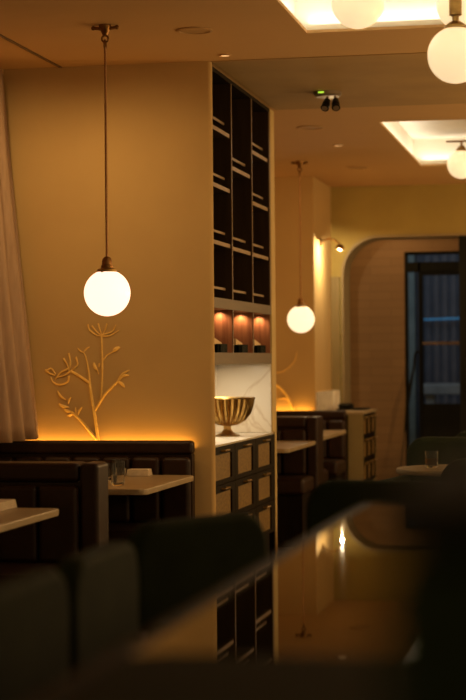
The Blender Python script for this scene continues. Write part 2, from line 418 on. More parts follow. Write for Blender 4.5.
# ------------------------------------------------------------------ pendant lamps
def pendant(loc, label, gm, R=0.1105, zg=1.684):
    x, y, _ = loc; top = CZ-0.0005
    t = thing('pendant_lamp', label, 'pendant lamp', (x, y, top))
    bm = BM()
    lathe(bm, [(0, 0.0), (0.030, 0.0), (0.030, -0.012), (0.020, -0.030), (0.012, -0.050), (0, -0.052)], x, y, top, 20)
    build('canopy', bm, M_BRASSD, t)
    for s in (-1, 1):
        bm = BM(); tube(bm, smooth_path([(x+s*0.010, y, top-0.022), (x+s*0.034, y, top-0.016), (x+s*0.056, y, top-0.013)]), [0.008]*13, 10)
        lathe(bm, globe_prof(0.011, 8), x+s*0.058, y, top-0.013, 12)
        build('hook_arm', bm, M_BRASSD, t)
    bm = BM(); torus(bm, (x, y, top-0.066), 0.016, 0.0045, 'Y'); torus(bm, (x, y, top-0.094), 0.016, 0.0045, 'X', sy=1.3)
    build('chain_link', bm, M_BRASSD, t)
    zt = zg+R-0.004
    bm = BM(); cyl(bm, (x, y, top-0.105), (x, y, zt+0.055), 0.0062, 12); build('stem', bm, M_CORD, t)
    bm = BM(); lathe(bm, [(0, 0.066), (0.012, 0.066), (0.020, 0.058), (0.025, 0.045), (0.024, 0.028), (0.029, 0.024), (0.029, 0.012), (0, 0.012)], x, y, zt, 20)
    build('socket_cap', bm, M_BRASSD, t)
    bm = BM(); lathe(bm, [(0, 0.013), (0.030, 0.013), (0.046, 0.006), (0.047, -0.014), (0.040, -0.014), (0.040, 0.002), (0, 0.002)], x, y, zt, 24)
    ga = build('gallery_ring', bm, M_BRASS, t)
    for a in (20, 140, 260):
        c, s = math.cos(math.radians(a)), math.sin(math.radians(a))
        bm = BM(); cyl(bm, (x+c*0.044, y+s*0.044, zt-0.006), (x+c*0.060, y+s*0.060, zt-0.006), 0.005, 8); build('thumb_screw', bm, M_BRASS, ga)
    bm = BM(); lathe(bm, globe_prof(R, 24, 0.038), x, y, zg, 40); build('globe_shade', bm, gm, t)
    return t
pendant((-2.311, 8.517, 0), 'large white glass globe pendant hanging before the gilded plant wall', M_GLOBE)
pendant((-2.388, 14.75, 0), 'smaller looking globe pendant hanging in the alcove beyond the shelf cabinet', M_GLOBEF)

# ------------------------------------------------------------------ ceiling chandeliers
def chandelier(cx, cy, label, globes, group=None):
    top = CZ+0.2335
    t = thing('chandelier', label, 'chandelier', (cx, cy, top))
    bm = BM(); lathe(bm, [(0, 0), (0.07, 0), (0.07, -0.02), (0.02, -0.03), (0, -0.03)], cx, cy, top, 28); build('canopy', bm, M_BRASS, t)
    for (x, y, z, R, pipe) in globes:
        zt = z+R-0.004
        hub = max(zt+0.05, CZ+0.03) if pipe == 'up' else CZ+0.03
        bm = BM(); tube(bm, [(cx, cy, top-0.025), (cx, cy, CZ+0.17), (x, y, CZ+0.17), (x, y, zt+0.10)], 0.008, 10); build('arm', bm, M_BRASS, t)
        bm = BM(); lathe(bm, [(0, 0.16), (0.026, 0.16), (0.026, 0.05), (0.014, 0.045), (0.014, 0.022), (0, 0.022)], x, y, zt, 20); build('socket', bm, M_BRASS, t)
        bm = BM(); lathe(bm, [(0, 0.024), (0.022, 0.024), (0.044, 0.008), (0.046, -0.014), (0.040, -0.014), (0.040, 0.002), (0, 0.002)], x, y, zt, 24); build('shade_holder', bm, M_BRASS, t)
        bm = BM(); lathe(bm, globe_prof(R, 24, 0.038), x, y, z, 40); build('globe_shade', bm, M_GLOBEC, t)
    return t
chandelier(-0.78, 7.70, 'brass chandelier with three cream globes in the nearer ceiling coffer',
           [(-1.004, 7.784, 2.871, 0.113, ''), (-0.566, 7.42, 2.57, 0.113, ''), (-0.585, 8.079, 2.895, 0.113, '')])
# chandelier in the far coffer: bar with globes below
t = thing('chandelier', 'brass bar chandelier with cream globes in the farther ceiling coffer', 'chandelier', (-0.85, 14.6, CZ+0.2335))
bm = BM(); lathe(bm, [(0, 0), (0.06, 0), (0.06, -0.02), (0.02, -0.03), (0, -0.03)], -0.85, 14.65, CZ+0.2335, 28); build('canopy', bm, M_BRASS, t)
bm = BM(); cyl(bm, (-0.85, 14.65, CZ+0.21), (-0.85, 14.65, 3.075), 0.010); build('stem', bm, M_BRASS, t)
bm = BM(); box(bm, -1.20, -0.50, 14.635, 14.665, 3.062, 3.076, 0.004); build('cross_bar', bm, M_BRASSD, t)
for x in (-1.08, -0.62):
    bm = BM(); cyl(bm, (x, 14.65, 3.062), (x, 14.65, 3.03), 0.010); build('drop_rod', bm, M_BRASSD, t)
    bm = BM(); lathe(bm, [(0, 0.04), (0.018, 0.04), (0.044, 0.008), (0.046, -0.012), (0, -0.012)], x, 14.65, 2.992, 24); build('shade_holder', bm, M_BRASS, t)
    bm = BM(); lathe(bm, globe_prof(0.113, 24), x, 14.65, 2.886, 40); build('globe_shade', bm, M_GLOBEC, t)

# ------------------------------------------------------------------ ceiling fittings
def disc(name, label, cat, x, y, r, lens=None, group=None):
    t = thing(name, label, cat, (x, y, CZ))
    bm = BM(); lathe(bm, [(r, 0), (r, -0.005), (r*0.86, -0.008), (r*0.80, -0.003), (r*0.80, 0)], x, y, CZ-0.0004, 32); build('trim_ring', bm, M_TRIMW, t)
    bm = BM(); lathe(bm, [(0, -0.004), (r*0.80, -0.004), (r*0.80, -0.001), (0, -0.001)], x, y, CZ-0.0004, 32); build('lens' if lens else 'grille', bm, lens or M_TRIMW, t)
    return t
disc('ceiling_speaker', 'flat round speaker grille on the ceiling between pendant and first coffer', 'speaker', -1.925, 8.753, 0.088)
disc('ceiling_speaker', 'flat round ceiling disc just past the dark soffit above the alcove', 'speaker', -1.962, 12.60, 0.094)
disc('ceiling_speaker', 'faint round ceiling disc closest to the arched back wall', 'speaker', -1.998, 15.33, 0.09)
disc('downlight', 'small lit recessed downlight above the mural wall corner', 'downlight', -1.929, 9.50, 0.032, M_DOWNL)
disc('downlight', 'small lit recessed downlight over the far alcove tables', 'downlight', -1.929, 13.713, 0.040, M_DOWNL)
# twin-head emergency light
x, y = -1.60, 10.95; zc = CZ-0.0045
t = thing('emergency_light', 'twin headed emergency light with green indicator under the soffit', 'emergency light', (x, y, zc))
bm = BM(); lathe(bm, [(0, 0), (0.085, 0), (0.083, -0.018), (0.070, -0.030), (0, -0.032)], x, y, zc, 32); build('base', bm, M_SILVER, t)
bm = BM(); box(bm, x-0.045, x-0.010, y-0.088, y-0.076, zc-0.016, zc-0.007, 0.002); build('indicator', bm, M_GREEN, t)
for s in (-1, 1):
    hx = x+0.026+s*0.022
    bm = BM(); tube(bm, [(hx, y-0.03, zc-0.028), (hx+s*0.004, y-0.035, zc-0.055)], 0.007, 10); nk = build('neck', bm, M_SILVER, t)
    bm = BM(); tube(bm, smooth_path([(hx+s*0.002, y-0.02, zc-0.050), (hx+s*0.006, y-0.042, zc-0.075), (hx+s*0.012, y-0.070, zc-0.105)], 4), [0.010]+[0.020]*3+[0.024]*4+[0.026], 16); hd = build('lamp_head', bm, M_BLKMET, t)
    bm = BM(); tube(bm, [(hx+s*0.0122, y-0.0705, zc-0.1055), (hx+s*0.0127, y-0.0725, zc-0.108)], 0.019, 16); build('lens', bm, M_SILVER, hd)
# recessed track slot
bm = BM(); box(bm, -2.885, -2.868, 5.5, YW-0.01, CZ-0.006, CZ-0.0004)
tag(build('ceiling_track', bm, M_STILE), 'thin dark track running along the ceiling beside the curtain', 'track')

# curtain: pleated sheer gathered beside the mural wall
bm = BM(); rows = 26; pts = []
def curt(s, v):     # s along, v 0 bottom .. 1 top
    y = 7.2 + 2.43*s
    flare = (1-v)**1.15
    base = -3.192 + 0.168*flare*min(1, s*1.1) + 0.01*math.sin(9*s)
    a = 0.030 + 0.020*(1-v)
    w = math.sin(s*2*PI*13 + 0.5*math.sin(3*v+s*7))
    return (base + a*w + 0.004*math.sin(40*s+6*v), y - 0.02*(1-v)*abs(w), 0.945 + (CZ-0.975)*v)
NS = 340; grid = [[bm.verts.new(curt(i/NS, j/rows)) for i in range(NS+1)] for j in range(rows+1)]
for j in range(rows):
    for i in range(NS): bm.faces.new((grid[j][i], grid[j][i+1], grid[j+1][i+1], grid[j+1][i]))
cu = build('curtain', bm, M_CURT, None, 180)
sm = cu.modifiers.new('thick', 'SOLIDIFY'); sm.thickness = 0.003
tag(cu, 'pale mauve pleated curtain hanging beside the mural wall', 'curtain')
bm = BM(); box(bm, -3.34, -3.20, 7.0, YW-0.005, CZ-0.028, CZ-0.0005); tag(build('curtain_rail', bm, M_TRIMW), 'pale flat rail on the ceiling carrying the mauve curtain', 'rail')

# ------------------------------------------------------------------ gilded plant reliefs
def px_tube(bm, pts, r0, r1, Y=YW, k=6):
    P = [on_wall(a, b, Y-0.002) for a, b in pts]
    r0 *= 1.12; r1 *= 1.12
    P = smooth_path(P, k) if len(P) > 2 else P
    n = len(P); tube(bm, P, [r0+(r1-r0)*i/(n-1) for i in range(n)], 8)
def px_leaf(bm, p, q, w, Y=YW):
    a, b = on_wall(*p, Y-0.002), on_wall(*q, Y-0.002)
    n = 7; pts = []; rad = []
    bend = (b-a).cross(Vector((0, 1, 0))).normalized()*(b-a).length*0.10
    for i in range(n):
        u = i/(n-1); pts.append(a.lerp(b, u)+bend*math.sin(PI*u)); rad.append(0.0014+1.12*w*math.sin(PI*min(1, u*0.92+0.04))**0.8)
    tube(bm, pts, rad, 8)
def Z(*pts): return [(30+a/3.883, 330+b/3.883) for a, b in pts]
rel = thing('plant_relief', 'gilded meadow plant relief with flower heads on the lit mural wall', 'wall relief', (on_wall(97, 440, YW).x, YW, 0.93))
def part(nm, f, *a):
    bm = BM(); f(bm, *a); return build(nm, bm, M_GOLD, rel)
part('stem', px_tube, Z((267, 440), (264, 420), (250, 320), (238, 250), (232, 205)), 0.0095, 0.006)
part('stem', px_tube, Z((232, 205), (228, 160), (218, 110), (208, 85)), 0.0055, 0.003)
part('stem', px_tube, Z((232, 207), (210, 190), (185, 174), (158, 158)), 0.006, 0.006)
part('stem', px_tube, Z((266, 430), (240, 402), (200, 355), (162, 318)), 0.0085, 0.0055)
part('stem', px_tube, Z((252, 312), (290, 252), (335, 206), (360, 180)), 0.0075, 0.004)
part('stem', px_tube, Z((276, 272), (280, 200), (281, 120), (278, 20)), 0.0055, 0.005)
part('stem', px_tube, Z((281, 122), (300, 98), (330, 80)), 0.0035, 0.003)
part('stem', px_tube, Z((266, 172), (262, 155)), 0.003, 0.002)
for p, q, w in (((163, 318), (132, 306), .006), ((165, 325), (145, 331), .006), ((152, 300), (112, 286), .006), ((140, 272), (107, 236), .005),
                ((148, 288), (160, 262), .0045), ((186, 334), (202, 300), .005), ((184, 332), (178, 300), .004), ((338, 202), (386, 156), .005),
                ((340, 200), (368, 222), .006), ((350, 184), (385, 176), .005), ((322, 84), (350, 68), .008), ((262, 156), (248, 126), .007),
                ((208, 88), (185, 70), .003), ((210, 86), (232, 66), .003), ((268, 145), (272, 128), .004)):
    part('leaf', px_leaf, Z(p)[0], Z(q)[0], w)
for pts in (((156, 160), (135, 176), (104, 184)), ((152, 178), (145, 202), (118, 212), (92, 204), (80, 184)), ((60, 155), (76, 168), (98, 176)),
            ((150, 90), (157, 130), (150, 160)), ((178, 105), (184, 135), (160, 160)), ((62, 162), (82, 150), (100, 172)), ((150, 150), (120, 165), (98, 192)),
            ((130, 110), (146, 138), (152, 158))):
    part('petal', px_tube, Z(*pts), 0.0055, 0.003)
for pts in (((230, 0), (255, 18), (278, 24)), ((240, -16), (262, 10), (280, 22)), ((278, 24), (310, 22), (345, 2)), ((280, 20), (318, 6), (335, -20)),
            ((265, -25), (272, 0), (279, 20)), ((300, -25), (292, 0), (280, 20)), ((225, -22), (232, 0), (262, 24))):
    part('petal', px_tube, Z(*pts), 0.0045, 0.0025)
rel = thing('plant_relief', 'gilded plant relief fragment on the lit alcove wall', 'wall relief', (on_wall(293, 410, W2).x, W2, 0.93))
def part2(pts, r0, r1):
    bm = BM(); px_tube(bm, pts, r0, r1, W2); build('stem', bm, M_GOLD, rel)
part2([(294, 412), (290, 402), (285, 393), (278, 386), (270, 383)], 0.011, 0.007)
part2([(274, 373), (284, 371), (294, 362), (297, 352)], 0.004, 0.003)
part2([(290, 402), (284, 398), (279, 399)], 0.006, 0.003)

# ------------------------------------------------------------------ banquettes and booth benches
def banquette(x0, x1, yb, top, label, seat_z=0.50, name='banquette'):
    """long wall bench: its back against yb, seat toward the camera"""
    t = thing(name, label, 'bench', ((x0+x1)/2, yb, 0))
    bm = BM(); box(bm, x0, x1, yb-0.11, yb-0.045, 0.0, top-0.07, 0.006); build('back', bm, M_LEATH, t)
    bm = BM(); box(bm, x0-0.0, x1+0.005, yb-0.125, yb-0.045, top-0.075, top, 0.022, 4); build('top_roll', bm, M_LEATH, t)
    nn = 7; w = (x1-x0)/nn
    bm = BM()
    for i in range(nn): box(bm, x0+i*w+0.004, x0+(i+1)*w-0.004, yb-0.165, yb-0.105, seat_z, top-0.085, 0.025, 3)
    build('back_cushion', bm, M_LEATH, t)
    bm = BM(); box(bm, x0, x1, yb-0.62, yb-0.11, seat_z-0.12, seat_z, 0.03, 3); build('seat', bm, M_LEATH, t)
    bm = BM(); box(bm, x0, x1-0.02, yb-0.58, yb-0.12, 0, seat_z-0.12); build('base', bm, M_WOODD, t)
    return t
banquette(XL+0.12, -2.140, YW, 0.934, 'long oxblood leather wall bench below the gilded plant')
banquette(XL+0.12, -2.19, W2, 0.915, 'oxblood leather wall bench below the alcove glow')
def booth(x0, x1, y0, y1, top, label, seat_z=0.50):
    t = thing('booth_bench', label, 'bench', ((x0+x1)/2, (y0+y1)/2, 0))
    ym = (y0+y1)/2
    bm = BM(); box(bm, x0, x1-0.085, y0+0.02, y1-0.02, 0.0, top-0.06, 0.006); build('back', bm, M_LEATH, t)
    bm = BM(); box(bm, x0, x1-0.085, y0-0.005, y1+0.005, top-0.085, top, 0.026, 4); build('top_roll', bm, M_LEATH, t)
    bm = BM(); box(bm, x1-0.085, x1, y0-0.012, y1+0.012, 0.0, top, 0.02, 3); build('end_post', bm, M_LEATH, t)
    for s, yy in ((-1, y0+0.02), (1, y1-0.02)):
        nn = 6; w = (x1-0.085-x0)/nn; bm = BM()
        for i in range(nn):
            a, b = sorted((yy, yy+s*0.055)); box(bm, x0+i*w+0.003, x0+(i+1)*w-0.003, a, b, seat_z, top-0.095, 0.022, 3)
        cu_ = build('back_cushion', bm, M_LEATH, t)
        for i in range(nn):
            for zz in (top-0.20, ):
                bm = BM(); lathe(bm, globe_prof(0.013, 8), x0+(i+0.5)*w, yy+s*0.055, zz, 12); build('button', bm, M_LEATH, cu_)
        a, b = sorted((yy+s*0.0, yy+s*0.50)); bm = BM(); box(bm, x0, x1-0.03, a, b, seat_z-0.12, seat_z, 0.03, 3); build('seat', bm, M_LEATH, t)
        a, b = sorted((yy+s*0.0, yy+s*0.46)); bm = BM(); box(bm, x0, x1-0.05, a, b, 0, seat_z-0.12); build('base', bm, M_WOODD, t)
    return t
booth(XL+0.12, -2.112, 7.62, 7.78, 0.925, 'nearest double sided oxblood booth bench with rounded end post')
booth(XL+0.12, -2.085, 13.62, 13.90, 0.93, 'far double sided booth bench between the two alcove tables')

# light strips hidden behind the benches
for (x0, x1, y, e, lab) in ((-3.12, -2.165, YW-0.022, 1.9, 'amber light strip glowing behind the long bench below the gilded plant'),
                            (-3.1, -2.50, W2-0.022, 1.8, 'amber light strip glowing behind the alcove wall bench')):
    z = 0.885 if y < 12 else 0.868
    t = thing('light_strip', lab, 'light strip', ((x0+x1)/2, y, z))
    bm = BM(); box(bm, x0, x1, y-0.012, y+0.012, z-0.012, z-0.004); build('profile', bm, M_SILVER, t)
    light('AREA', 'strip_glow', ((x0+x1)/2, y, z), e, AMBER, UP, x1-x0, 0.014)

# ------------------------------------------------------------------ tables
def table(x0, x1, y0, y1, label, z=0.757):
    t = thing('booth_table', label, 'table', ((x0+x1)/2, (y0+y1)/2, 0))
    bm = BM(); prism(bm, rrect(x0, x1, y0, y1, 0.045), z-0.03, z, 0.006); build('tabletop', bm, M_STONE, t)
    cx, cy = (x0+x1)/2-0.1, (y0+y1)/2
    bm = BM(); lathe(bm, [(0, z-0.032), (0.09, z-0.032), (0.09, z-0.045), (0.032, z-0.06), (0.032, 0.06), (0.05, 0.04), (0.22, 0.018), (0.22, 0.0), (0, 0)], cx, cy, 0, 28); build('pedestal', bm, M_BLKMET, t)
    return t
table(-3.15, -2.19, 6.35, 7.325, 'cream stone table top nearest the camera, left of the booth post')
table(-3.15, -2.108, 8.44, 9.50, 'cream stone table set with glasses before the gilded plant wall')
table(-3.0, -2.09, 12.35, 13.58, 'cream stone alcove table right past the drawer cabinet end')
table(-3.0, -2.14, 14.20, 15.60, 'cream stone alcove table nearest the arched wall')

TZ = 0.7575
def napkin(x, y, label, rz=0.0, w=0.115, d=0.16, layers=2):
    t = bmesh.new(); bm = BM()
    for i in range(layers+1): box(bm, -w/2+0.001*i, w/2-0.001*i, -d/2+0.003*i, d/2-0.003*i, 0.0085*i, 0.0085*i+0.009, 0.003, 2)
    o = build('folded_napkin', bm, M_NAPKIN); o.location = (x, y, TZ); o.rotation_euler = (0, 0, rz)
    return tag(o, label, 'napkin')
t = on_wall(143, 473, 9.30)
napkin(-2.39, 9.42, 'thick folded white napkin beside the glasses on the middle table', 0.05, 0.12, 0.11, 3)
napkin(-2.525, 7.22, 'folded napkin on the table nearest the camera', 0.0, 0.28, 0.24, 3)
napkin(-2.385, 15.35, 'white folded napkin on the farthest alcove table', 0.1, 0.10, 0.14)
napkin(-2.44, 13.05, 'white folded napkin on the table past the drawer cabinet', 0.0, 0.10, 0.14)
def tumbler(x, y, label, h=0.095, r=0.034, z=TZ, drink=None, group=None):
    bm = BM(); lathe(bm, [(0, 0), (r*0.85, 0), (r, 0.01), (r*1.04, h), (r*1.04-0.002, h), (r-0.003, 0.014), (0, 0.012)], 0, 0, 0, 24)
    o = build('tumbler', bm, M_GLASS); o.location = (x, y, z)
    if drink:
        bm = BM(); lathe(bm, [(0, 0.0135), (r-0.0035, 0.0145), (r-0.0015, drink), (0, drink)], 0, 0, 0, 24); d = build('drink', bm, M_WHISKY); d.parent = o; d['label'] = 'amber drink'
    return tag(o, label, 'glass', group)
for (x, y, h, lab) in ((-2.51, 9.42, 0.085, 'clear tumbler farthest back in the glass cluster on the middle table'),
                       (-2.465, 9.30, 0.085, 'clear tumbler nearest the thick napkin in the glass cluster'),
                       (-2.455, 9.08, 0.085, 'clear tumbler in front of the other two in the glass cluster'),
                       (-2.31, 8.68, 0.05, 'short clear votive glass at the front edge of the middle table')):
    tumbler(x, y, lab, h, 0.032)

# ------------------------------------------------------------------ shelf cabinet
Y0, Y3 = YW+0.030, YE0-0.0015
DIV = [Y0, 10.335, 10.955, Y3]
UB0, UB1 = 1.645, 1.703       # beam over the niches
LB0, LB1 = 1.335, 1.402       # beam under the niches
TOPZ = CZ-0.005
cab = thing('shelf_cabinet', 'tall dark built-in shelf cabinet with three open bays and lit niches', 'cabinet', ((XB+XF)/2, 10.6, 1.34))
bm = BM(); box(bm, XB-0.02, XB, Y0, Y3, LB0, TOPZ); build('back_panel', bm, M_WOODI, cab)
bm = BM(); box(bm, XB, XF, Y0, Y3, 2.932, TOPZ, 0.003); build('top_rail', bm, M_WOODD, cab)
bm = BM(); box(bm, XB, XF, Y0, Y3, UB0, UB1, 0.002); build('upper_beam', bm, M_BEAM, cab)
bm = BM(); box(bm, XB, XF, Y0, Y3, LB0, LB1, 0.002); build('lower_beam', bm, M_BEAM, cab)
for i, y in enumerate(DIV):
    y0, y1 = (y, y+0.02) if i == 0 else ((y-0.035, y) if i == 3 else (y-0.012, y+0.012))
    bm = BM(); box(bm, XB, XF-0.004, y0, y1, UB1, 2.932); d = build('divider', bm, M_WOODI, cab)
    bm = BM(); box(bm, XF-0.0038, XF, y0, y1, UB1, 2.932); build('edge_strip', bm, M_STILE, d)
SH = [(2.018, 2.331, 2.644), (2.010, 2.472), (2.010, 2.322, 2.632)]
for i in range(3):
    ya = DIV[i]+(0.02 if i == 0 else 0.0122); yb = DIV[i+1]-(0.035 if i == 2 else 0.0122)
    for z in SH[i]:
        bm = BM(); box(bm, XB, XF-0.0145, ya, yb, z-0.022, z); s = build('shelf', bm, M_WOODI, cab)
        bm = BM(); box(bm, XF-0.0142, XF-0.010, ya, yb, z-0.022, z); build('shelf_edge', bm, M_SHELFE, s)
    for z in (UB1,)+SH[i]:
        bm = BM(); box(bm, XF-0.048, XF-0.040, ya, yb, z+0.053, z+0.067, 0.002); build('bottle_rail', bm, M_SHELFE, cab)
    # niche: redwood sides
    for yy in ((ya-0.01, ya), (yb, yb+0.012)):
        bm = BM(); box(bm, XB+0.001, XF-0.004, yy[0], yy[1], LB1, UB0); build('niche_side', bm, M_RED, cab)
    bm = BM(); box(bm, XB+0.001, XB+0.012, ya, yb, LB1, UB0); build('niche_back', bm, M_RED, cab)
    if i < 2:
        bm = BM(); box(bm, XF-0.0038, XF, yb+0.001, yb+0.023, LB1, UB0); build('niche_edge', bm, M_STILE, cab)
    # niche spot
    light('SPOT', 'niche_spot', (XF-0.075, yb-0.028, UB0-0.006), 1.5, (1.0, 0.60, 0.30), (0, 0, 0), 0.010, spot=math.radians(150), blend=0.8)
    # fluted dark box of cards
    yc = yb-0.15
    fb = thing('card_box', '%s niche\'s dark green fluted box with cards' % ('nearest', 'middle', 'farthest')[i], 'box', (XF-0.07, yc, LB1))
    bm = BM(); nf = 7
    box(bm, XF-0.115, XF-0.03, yc-0.09, yc+0.09, LB1+0.0005, LB1+0.046)
    for q in range(nf):
        yy = yc-0.09+0.18*(q+0.5)/nf; cyl(bm, (XF-0.03, yy, LB1+0.001), (XF-0.03, yy, LB1+0.049), 0.0115, 10)
    for q in range(4):
        xx = XF-0.112+0.08*(q+0.5)/4; cyl(bm, (xx, yc-0.09, LB1+0.001), (xx, yc-0.09, LB1+0.049), 0.0095, 10)
    build('fluted_box', bm, M_FLUTE, fb)
    bm = BM(); ex = [(yc-0.16, LB1+0.048), (yc+0.055, LB1+0.046), (yc+0.05, LB1+0.056), (yc-0.16, LB1+0.084)]
    t_ = bmesh.new(); vs = [t_.verts.new((XF-0.045, a, b)) for a, b in ex]; f = t_.faces.new(vs)
    r_ = bmesh.ops.extrude_face_region(t_, geom=[f])
    for v in r_['geom']:
        if isinstance(v, bmesh.types.BMVert): v.co.x -= 0.03
    merge(bm, t_); c_ = build('cards', bm, M_CARD, fb); c_['label'] = 'cream paper cards'

# marble recess
bm = BM(); box(bm, XB-0.02, XB, Y0, Y3, 0.9, LB0-0.0005); box(bm, XB, XF-0.004, Y3-0.02, Y3, 0.9, LB0-0.0005); box(bm, XB, XF-0.004, Y0, Y0+0.02, 0.9, LB0-0.0005)
bs = build('marble_backsplash', bm, M_MARBLE); tag(bs, 'veined white marble lining the lit recess behind the bowl', 'backsplash')
light('AREA', 'recess_strip', (XF-0.16, (Y0+Y3)/2, LB0-0.006), 5.2, (1.0, 0.86, 0.64), (0, 0, 0), 0.03, Y3-Y0-0.55)
CTZ = 0.898
bm = BM(); box(bm, XB-0.02, XF+0.006, Y0, YE0, CTZ-0.012, CTZ, 0.002)
ct = build('countertop', bm, M_MARBLE); tag(ct, 'pale marble worktop under the golden bowl', 'worktop')

# drawers
dc = thing('drawer_cabinet', 'dark wood drawer cabinet with cane fronts below the marble worktop', 'cabinet', ((XB+XF)/2, 10.6, 0))
bm = BM(); box(bm, XB-0.02, XF-0.024, Y0, Y3, 0.08, CTZ-0.0125); box(bm, XB, XF-0.06, Y0, Y3, 0.0, 0.08)
build('carcass', bm, M_WOODD, dc)
def drawer(par, x, ya, yb, za, zb, st=0.048):
    """front plane at x facing +X"""
    d = 0.022; top, bot = 0.040, 0.024
    bm = BM()
    box(bm, x-d, x, ya, ya+st, za, zb); box(bm, x-d, x, yb-st, yb, za, zb)
    box(bm, x-d, x, ya+st, yb-st, zb-top, zb); box(bm, x-d, x, ya+st, yb-st, za, za+bot)
    o = build('drawer', bm, M_WOODD, par)
    bm = BM(); box(bm, x-d+0.001, x-0.010, ya+st, yb-st, za+bot, zb-top); build('cane_panel', bm, M_CANE, o)
    yc = (ya+yb)/2; zc = zb-top*0.55; w = 0.065
    bm = BM(); tube(bm, [(x-0.002, yc-w, zc), (x+0.020, yc-w, zc), (x+0.020, yc+w, zc), (x-0.002, yc+w, zc)], 0.0055, 8); build('pull_handle', bm, M_BRASS, o)
YD = [Y0+0.002, 10.356, 10.998, 11.615]
for i in range(3):
    for za, zb in ((0.676, 0.882), (0.472, 0.672), (0.268, 0.468)):
        drawer(dc, XF, YD[i]+0.003, YD[i+1]-0.003, za, zb, 0.088)
bm = BM(); box(bm, XB, XF, 11.617, 11.655, 0.0, CTZ-0.0125); build('end_stile', bm, M_WOODD, dc)

# golden bowl
bx, by = -2.238, 11.0
bowl = thing('pedestal_bowl', 'golden fluted pedestal bowl on the marble worktop', 'bowl', (bx, by, CTZ))
bm = BM()
lathe(bm, [(0.020, 0.062), (0.060, 0.070), (0.105, 0.095), (0.136, 0.138), (0.152, 0.185), (0.158, 0.226)], bx, by, CTZ, 176, 22, 0.16)
lathe(bm, [(0.152, 0.226), (0.144, 0.185), (0.128, 0.140), (0.098, 0.102), (0.055, 0.080), (0, 0.074)], bx, by, CTZ, 176, 22, 0.10)
lathe(bm, [(0.168, 0.226), (0.172, 0.231), (0.168, 0.236), (0.144, 0.236), (0.140, 0.231), (0.144, 0.224)], bx, by, CTZ, 64)
build('basin', bm, M_BRASS, bowl)
bm = BM(); lathe(bm, [(0, 0.0), (0.074, 0.0), (0.076, 0.005), (0.062, 0.011), (0.036, 0.022), (0.023, 0.042), (0.022, 0.062), (0.030, 0.074), (0, 0.074)], bx, by, CTZ+0.0005, 88, 22, 0.07)
build('foot', bm, M_BRASS, bowl)

# ------------------------------------------------------------------ service counter by the arch
HX0, HX1, HY0, HY1, HZ = -2.388, -2.055, 16.02, 16.99, 0.897
sc_ = thing('service_counter', 'service counter with golden cane front standing by the arch', 'counter', ((HX0+HX1)/2, (HY0+HY1)/2, 0))
bm = BM(); box(bm, -2.44, HX1-0.03, HY0+0.03, HY1-0.02, 0, HZ-0.022); build('carcass', bm, M_WOODD, sc_)
bm = BM(); box(bm, -2.187, HX1, HY0, HY0+0.028, 0, HZ-0.022, 0.003); build('end_panel', bm, M_PANEL, sc_)
bm = BM(); box(bm, HX1-0.03, HX1, HY1-0.05, HY1-0.018, 0, HZ-0.022, 0.003); build('end_stile', bm, M_PANEL, sc_)
bm = BM(); box(bm, -2.455, HX1+0.006, HY0-0.006, HY1, HZ-0.022, HZ, 0.003); tp = build('top', bm, M_STONE, sc_)
w = (HY1-0.055-HY0-0.032)/3
for i in range(3):
    for za, zb in ((0.675, 0.868), (0.472, 0.668), (0.268, 0.464)):
        drawer(sc_, HX1, HY0+0.032+i*w, HY0+0.032+(i+1)*w-0.004, za, zb, 0.032)
bm = BM(); box(bm, XRET+0.001, XRET+0.018, HY0+0.01, FW-0.051, HZ+0.0005, 1.072, 0.003); box(bm, XRET+0.018, -2.392, FW-0.07, FW-0.0515, HZ+0.0005, 1.072, 0.003)
tag(build('marble_upstand', bm, M_MARBLE), 'pale marble upstand on the service counter below the wall lamp', 'upstand')
tr = thing('serving_tray', 'dark serving tray with folded cloth on the service counter', 'tray', (-2.24, 16.78, HZ))
bm = BM(); prism(bm, rrect(-2.37, -2.10, 16.58, 16.97, 0.03), HZ+0.0005, HZ+0.015, 0.003); build('tray', bm, M_BLACK, tr)
bm = BM(); box(bm, -2.36, -2.24, 16.62, 16.85, HZ+0.0155, HZ+0.06, 0.02, 3); build('cloth', bm, M_BLACK, tr)

# wall lamp
wl = thing('wall_lamp', 'brass picture lamp reaching from the wall end above the service counter', 'wall lamp', (XRET, 16.36, 2.40))
bm = BM(); tube(bm, [(XRET+0.0005, 16.36, 2.405), (XRET+0.016, 16.36, 2.405)], [0.036, 0.030], 20); build('back_plate', bm, M_BRASSD, wl)
bm = BM(); tube(bm, smooth_path([(XRET+0.014, 16.36, 2.405), (XRET+0.07, 16.35, 2.432), (XRET+0.135, 16.32, 2.425), (XRET+0.187, 16.29, 2.379)]), 0.007, 10); build('arm', bm, M_BRASSD, wl)
hp, hd = Vector((XRET+0.165, 16.31, 2.395)), Vector((-0.30, -0.25, -0.55)).normalized()
hp = Vector((XRET+0.19, 16.29, 2.345))
bm = BM(); lathe(bm, [(0.008, 0.034), (0.020, 0.030), (0.032, 0.014), (0.038, -0.012), (0.035, -0.012), (0.029, 0.012), (0.018, 0.027), (0.008, 0.030)], 0, 0, 0, 24)
bmesh.ops.rotate(bm, verts=bm.verts, cent=(0, 0, 0), matrix=Matrix.Rotation(0.22, 3, 'Y')); bmesh.ops.translate(bm, verts=bm.verts, vec=hp)
hdo = build('shade', bm, M_BRASSD, wl)
bm = BM(); lathe(bm, globe_prof(0.018, 8), hp.x, hp.y, hp.z+0.002, 12); build('bulb', bm, M_LED, hdo)
light('POINT', 'picture_bulb', hp+Vector((0, 0, -0.020)), 18.0, (1.0, 0.78, 0.46), size=0.006)

